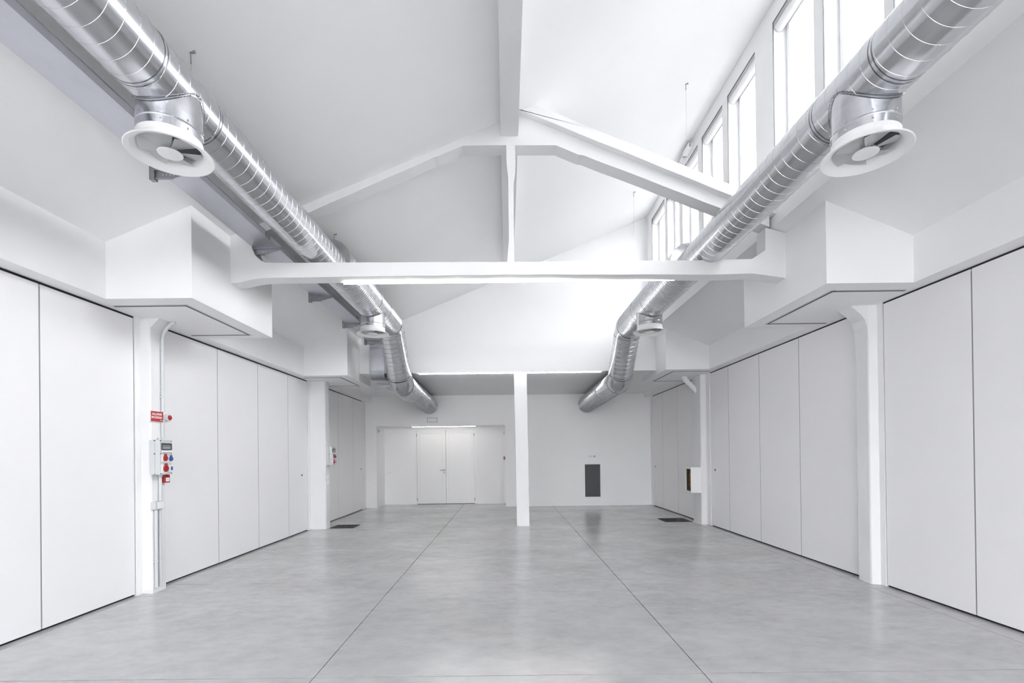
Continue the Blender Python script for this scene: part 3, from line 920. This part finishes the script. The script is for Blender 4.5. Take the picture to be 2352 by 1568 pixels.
# floor grates: one row of joined bars is too fine to pick apart
def grate(pts, label):
    x0, x1, y0, y1 = pts
    t = thing('floor_grate', ((x0 + x1) / 2, (y0 + y1) / 2, 0), label, 'grate')
    MB().ringframe('x', 0, 0, 0, 0, 0, 0, 0).b.free()
    m = MB()
    w = 0.02
    m.box(x0, x1, y0, y0 + w, 0.0, 0.008); m.box(x0, x1, y1 - w, y1, 0.0, 0.008)
    m.box(x0, x0 + w, y0 + w, y1 - w, 0.0, 0.008); m.box(x1 - w, x1, y0 + w, y1 - w, 0.0, 0.008)
    m.build('rim', M_GRATE, t)
    MB().box(x0 + w, x1 - w, y0 + w, y1 - w, 0.0, 0.003).build('pit', M_BLACK, t)
    m = MB()
    n = 16
    for k in range(n):
        x = x0 + w + (x1 - x0 - 2 * w) * (k + 0.5) / n
        m.box(x - 0.007, x + 0.007, y0 + w, y1 - w, 0.003, 0.008)
    for k in range(5):
        y = y0 + w + (y1 - y0 - 2 * w) * (k + 0.5) / 5
        m.box(x0 + w, x1 - w, y - 0.004, y + 0.004, 0.003, 0.007)
    tag(m.build('grating', M_GRATE, t), kind='stuff')
grate((-3.535, -3.075, 9.60, 10.055), 'dark iron floor grate beside the far left column')
grate((3.24, 3.79, 9.94, 10.48), 'dark iron floor grate beside the hose cabinet column')

# ------------------------------------------------------------------ left column fittings
CX = -3.755
def conduit(label, paths, clips, r=0.0165):
    p0 = paths[0][0]
    t = thing('conduit', p0, label, 'conduit')
    for p in paths:
        MB().tube(p, r, 14).build('pipe', M_CONDUIT, t)
    for (y, z) in clips:
        MB().box(CX, CX + 0.030, y - 0.022, y + 0.022, z - 0.007, z + 0.007, 0.002).build('clip', M_CONDUIT, t)
    return t
cy = 5.256
conduit('grey conduit bending from the ceiling bulkhead down to the alarm beacon',
        [[(CX + 0.018, cy, 1.93), (CX + 0.018, cy, 2.70), (CX + 0.030, cy, 2.77), (CX + 0.075, cy, 2.845), (CX + 0.125, cy - 0.005, 2.885), (CX + 0.165, cy - 0.008, 2.904)]],
        [(cy, 2.60), (cy, 2.09)], 0.0175)
conduit('short grey conduit between the alarm beacon and the power box', [[(CX + 0.018, 5.25, 1.64), (CX + 0.018, 5.25, 1.81)]], [])
conduit('grey conduit between the power box and the small junction box', [[(CX + 0.020, 5.205, 0.965), (CX + 0.020, 5.205, 1.248)]], [])
conduit('pair of grey conduits from the junction box down to the floor',
        [[(CX + 0.018, 5.140, 0.06), (CX + 0.018, 5.140, 0.884)], [(CX + 0.018, 5.196, 0.06), (CX + 0.018, 5.196, 0.884)]], [(5.14, 0.33), (5.196, 0.345)])

sg = thing('fire_alarm_sign', (CX, 5.16, 1.87), 'red ALLARME INCENDIO sign plate on the near left column', 'sign')
SXF = CX + 0.024
MB().box(CX + 0.001, SXF - 0.003, 5.062, 5.25, 1.816, 1.928).build('backing', M_WHITEP, sg)
MB().box(SXF - 0.003, SXF, 5.074, 5.25, 1.819, 1.925).build('face', M_SIGNRED, sg)
def lettering(txt, y, z, size, parent, mat, x, bold=0.0):
    c = bpy.data.curves.new('lettering', 'FONT')
    c.body = txt; c.size = size; c.align_x = 'CENTER'; c.align_y = 'CENTER'
    c.extrude = 0.0006; c.offset = bold
    c.materials.append(mat)
    tmp = bpy.data.objects.new('lettering_outline', c)
    COL.objects.link(tmp)
    me = bpy.data.meshes.new_from_object(tmp.evaluated_get(bpy.context.evaluated_depsgraph_get()))
    bpy.data.objects.remove(tmp)
    o = bpy.data.objects.new('lettering', me)
    COL.objects.link(o)
    o.parent = parent
    o.location = Vector((x, y, z)) - origin(parent)
    o.rotation_euler = (PI / 2, 0, PI / 2)
    return o
lettering('ALLARME', 5.159, 1.895, 0.0345, sg, M_WHITEP, SXF + 0.0008, 0.0007)
lettering('INCENDIO', 5.159, 1.860, 0.0335, sg, M_WHITEP, SXF + 0.0008, 0.0007)
MB().box(SXF, SXF + 0.0012, 5.20, 5.244, 1.831, 1.837).build('small_print', M_WHITEP, sg)

bc = thing('alarm_beacon', (CX, 5.26, 1.865), 'red alarm beacon in a clear ring beside the ALLARME INCENDIO sign', 'alarm')
MB().box(CX + 0.001, CX + 0.036, 5.252, 5.304, 1.812, 1.925, 0.006).build('base', M_WHITEP, bc)
MB().lathe([(0.036, 0.0), (0.041, 0.010), (0.041, 0.040), (0.036, 0.045), (0.027, 0.045), (0.026, 0.040)], (CX + 0.036, 5.270, 1.866), 'x', 32).build('ring', M_GREYP, bc)
MB().lathe([(0.026, 0.040), (0.025, 0.052), (0.020, 0.059), (0.010, 0.062), (0.001, 0.063)], (CX + 0.036, 5.270, 1.866), 'x', 28).build('lens', M_RED, bc)

def power_box(name, px, py0, z0, label, full=True):
    """wall box with breaker window, two red and one blue socket; px is the wall face, py0 the near edge"""
    t = thing(name, (px, py0 + 0.0925, z0), label, 'power box')
    w, h, d = 0.185, 0.37, 0.115
    y1, z1, xf = py0 + w, z0 + h, px + d
    MB().box(px, px + 0.058, py0 + 0.003, y1 - 0.003, z0 + 0.003, z1 - 0.003, 0.006).build('back_shell', M_GREYP, t)
    MB().box(px + 0.060, xf, py0, y1, z0, z1, 0.008).build('cover', M_GREYP, t)
    m = MB()
    m.box(xf - 0.002, xf + 0.010, py0 + 0.018, y1 - 0.010, z0 + 0.262, z1 - 0.035, 0.004)
    m.build('breaker_window', M_SMOKE, t)
    m = MB()
    for k in range(7):
        yy = py0 + 0.032 + k * 0.0165
        m.box(xf + 0.009, xf + 0.0125, yy, yy + 0.013, z0 + 0.272, z0 + 0.300)
    m.box(xf + 0.009, xf + 0.0125, py0 + 0.03, py0 + 0.145, z0 + 0.306, z0 + 0.312)
    m.build('breaker', M_BREAK, t)
    MB().box(xf + 0.004, xf + 0.014, py0 + 0.024, y1 - 0.012, z0 + 0.236, z0 + 0.258, 0.003).build('window_sill', M_WHITEP, t)
    def sock(yy, zz, r, mt, nm):
        m = MB()
        m.box(xf - 0.001, xf + 0.006, yy - r * 1.25, yy + r * 1.2, zz - r * 1.35, zz + r * 1.35, 0.003)
        m.lathe([(r * 0.95, 0.0), (r * 0.95, 0.010), (r * 0.8, 0.012)], (xf + 0.005, yy, zz), 'x', 26)
        o = m.build('socket_outlet', M_WHITEP, t)
        m = MB()
        m.lathe([(r, 0.0), (r, 0.008), (r * 0.85, 0.014), (r * 0.3, 0.016), (0.001, 0.016)], (xf + 0.015, yy, zz), 'x', 28)
        m.box(xf + 0.014, xf + 0.028, yy - r * 0.42, yy + r * 0.42, zz + r * 0.5, zz + r * 1.5, 0.003)
        m.build(nm, mt, o)
    sock(py0 + 0.058, z0 + 0.176, 0.031, M_RED, 'lid')
    sock(py0 + 0.142, z0 + 0.168, 0.026, M_BLUE, 'lid')
    sock(py0 + 0.064, z0 + 0.066, 0.037, M_RED, 'lid')
    m = MB().box(xf - 0.001, xf + 0.018, py0 + 0.118, y1 - 0.010, z0 + 0.025, z0 + 0.098, 0.004)
    o = m.build('switch_block', M_WHITEP, t)
    MB().box(xf + 0.016, xf + 0.021, py0 + 0.140, y1 - 0.016, z0 + 0.045, z0 + 0.085, 0.002).build('switch_cover', M_BLUE, o)
    m = MB()
    for zz in (z0 + 0.006, z0 + 0.222, z1 - 0.008):
        for yy in (py0 + 0.012, y1 - 0.012):
            m.lathe([(0.006, -0.001), (0.006, 0.002), (0.001, 0.002)], (xf, yy, max(z0 + 0.012, min(z1 - 0.012, zz))), 'x', 10)
        m.box(px + 0.052, px + 0.068, py0 - 0.002, py0 + 0.002, max(z0 + 0.008, zz - 0.005), min(z1 - 0.004, zz + 0.005))
    m.build('screw', M_SCREW, t)
    MB().lathe([(0.022, 0.0), (0.022, 0.028), (0.017, 0.030)], (px + 0.024, py0 + 0.135, z1 - 0.004), 'z', 20).build('cable_gland', M_GREYP, t)
    MB().lathe([(0.022, 0.0), (0.022, -0.028), (0.017, -0.030)], (px + 0.024, py0 + 0.135, z0 + 0.004), 'z', 20).build('cable_gland', M_GREYP, t)
    return t
power_box('power_box', CX, 5.068, 1.251, 'grey power box with red and blue sockets on the near left column')
power_box('power_box', -3.574, 9.548, 1.250, 'grey power box with red and blue sockets on the far left column')
cp = thing('call_point', (CX, 5.258, 1.20), 'red manual call point tucked under the near grey power box', 'alarm')
MB().box(CX, CX + 0.055, 5.222, 5.305, 1.160, 1.247, 0.003).build('body', M_RED, cp)
MB().box(CX + 0.054, CX + 0.058, 5.240, 5.292, 1.175, 1.214).build('window', M_WHITEP, cp)
m = MB()
for k in range(3): m.box(CX + 0.058, CX + 0.0586, 5.252 + 0.010 * k, 5.258 + 0.010 * k, 1.192, 1.197)
m.box(CX + 0.0545, CX + 0.056, 5.262, 5.272, 1.226, 1.236)
m.build('marking', M_SCREW, cp)
jb = thing('junction_box', (CX, 5.15, 0.92), 'small grey junction box low on the near left column', 'junction box')
MB().box(CX, CX + 0.050, 5.085, 5.215, 0.884, 0.966, 0.004).build('body', M_GREYP, jb)
MB().box(CX + 0.049, CX + 0.056, 5.120, 5.212, 0.888, 0.962, 0.003).build('lid', M_WHITEP, jb)

# far left column: two small plates under the power box
def col_plate(z, label):
    t = thing('light_switch', (-3.57, 9.63, z), label, 'switch')
    MB().box(-3.572, -3.560, 9.575, 9.70, z - 0.042, z + 0.042, 0.003).build('plate', M_WHITEP, t)
    MB().box(-3.561, -3.556, 9.60, 9.64, z - 0.026, z + 0.026, 0.002).build('rocker', M_WPAINT, t)
    MB().box(-3.561, -3.556, 9.645, 9.685, z - 0.026, z + 0.026, 0.002).build('rocker', M_WPAINT, t)
col_plate(1.018, 'upper of two white plates below the far left power box')
col_plate(0.918, 'lower of two white plates below the far left power box')

# fire hose cabinet on the far right column
hc = thing('hose_cabinet', (3.75, 9.75, 0.62), 'white wall cabinet with glazed front and red hose on the far right column', 'hose cabinet')
hx0, hx1, hy0, hy1, hz0, hz1 = 3.66, 3.842, 9.61, 9.93, 0.62, 1.125
m = MB()
m.box(hx0 + 0.004, hx1, hy0, hy0 + 0.012, hz0, hz1)
m.box(hx0 + 0.004, hx1, hy1 - 0.012, hy1, hz0, hz1)
m.box(hx0 + 0.004, hx1, hy0 + 0.012, hy1 - 0.012, hz0, hz0 + 0.012)
m.box(hx0 + 0.004, hx1, hy0 + 0.012, hy1 - 0.012, hz1 - 0.012, hz1)
m.build('case', M_WPAINT, hc)
MB().box(hx1 - 0.010, hx1 - 0.002, hy0 + 0.012, hy1 - 0.012, hz0 + 0.012, hz1 - 0.012).box(hx0 + 0.006, hx1 - 0.010, hy1 - 0.018, hy1 - 0.012, hz0 + 0.012, hz1 - 0.012).box(hx0 + 0.006, hx1 - 0.010, hy0 + 0.018, hy1 - 0.018, hz0 + 0.012, hz0 + 0.018).build('lining', M_DARKBOX, hc)
d_ = MB().ringframe('x', hx0 - 0.014, hx0 + 0.004, hy0, hy1, hz0, hz1, 0.032).build('door', M_WPAINT, hc)
MB().box(hx0 - 0.006, hx0 - 0.002, hy0 + 0.030, hy1 - 0.030, hz0 + 0.030, hz1 - 0.030).build('pane', M_GLASS, d_)
m = MB()
for k in range(5):
    pts = [(3.745 - 0.012 * k + 0.02, 9.77 + 0.10 * math.cos(a), 0.86 + 0.16 * math.sin(a)) for a in [2 * PI * i / 20 for i in range(21)]]
    m.tube(pts, 0.016, 8, False)
m.build('hose_coil', M_YELLOW, hc)
m = MB().lathe([(0.05, 0), (0.05, 0.05), (0.03, 0.055)], (3.70, 9.77, 0.86), 'x', 20)
m.tube([(3.71, 9.72, 1.0), (3.71, 9.82, 0.92), (3.71, 9.84, 0.80)], 0.016, 8)
m.build('nozzle', M_HOSE, hc)
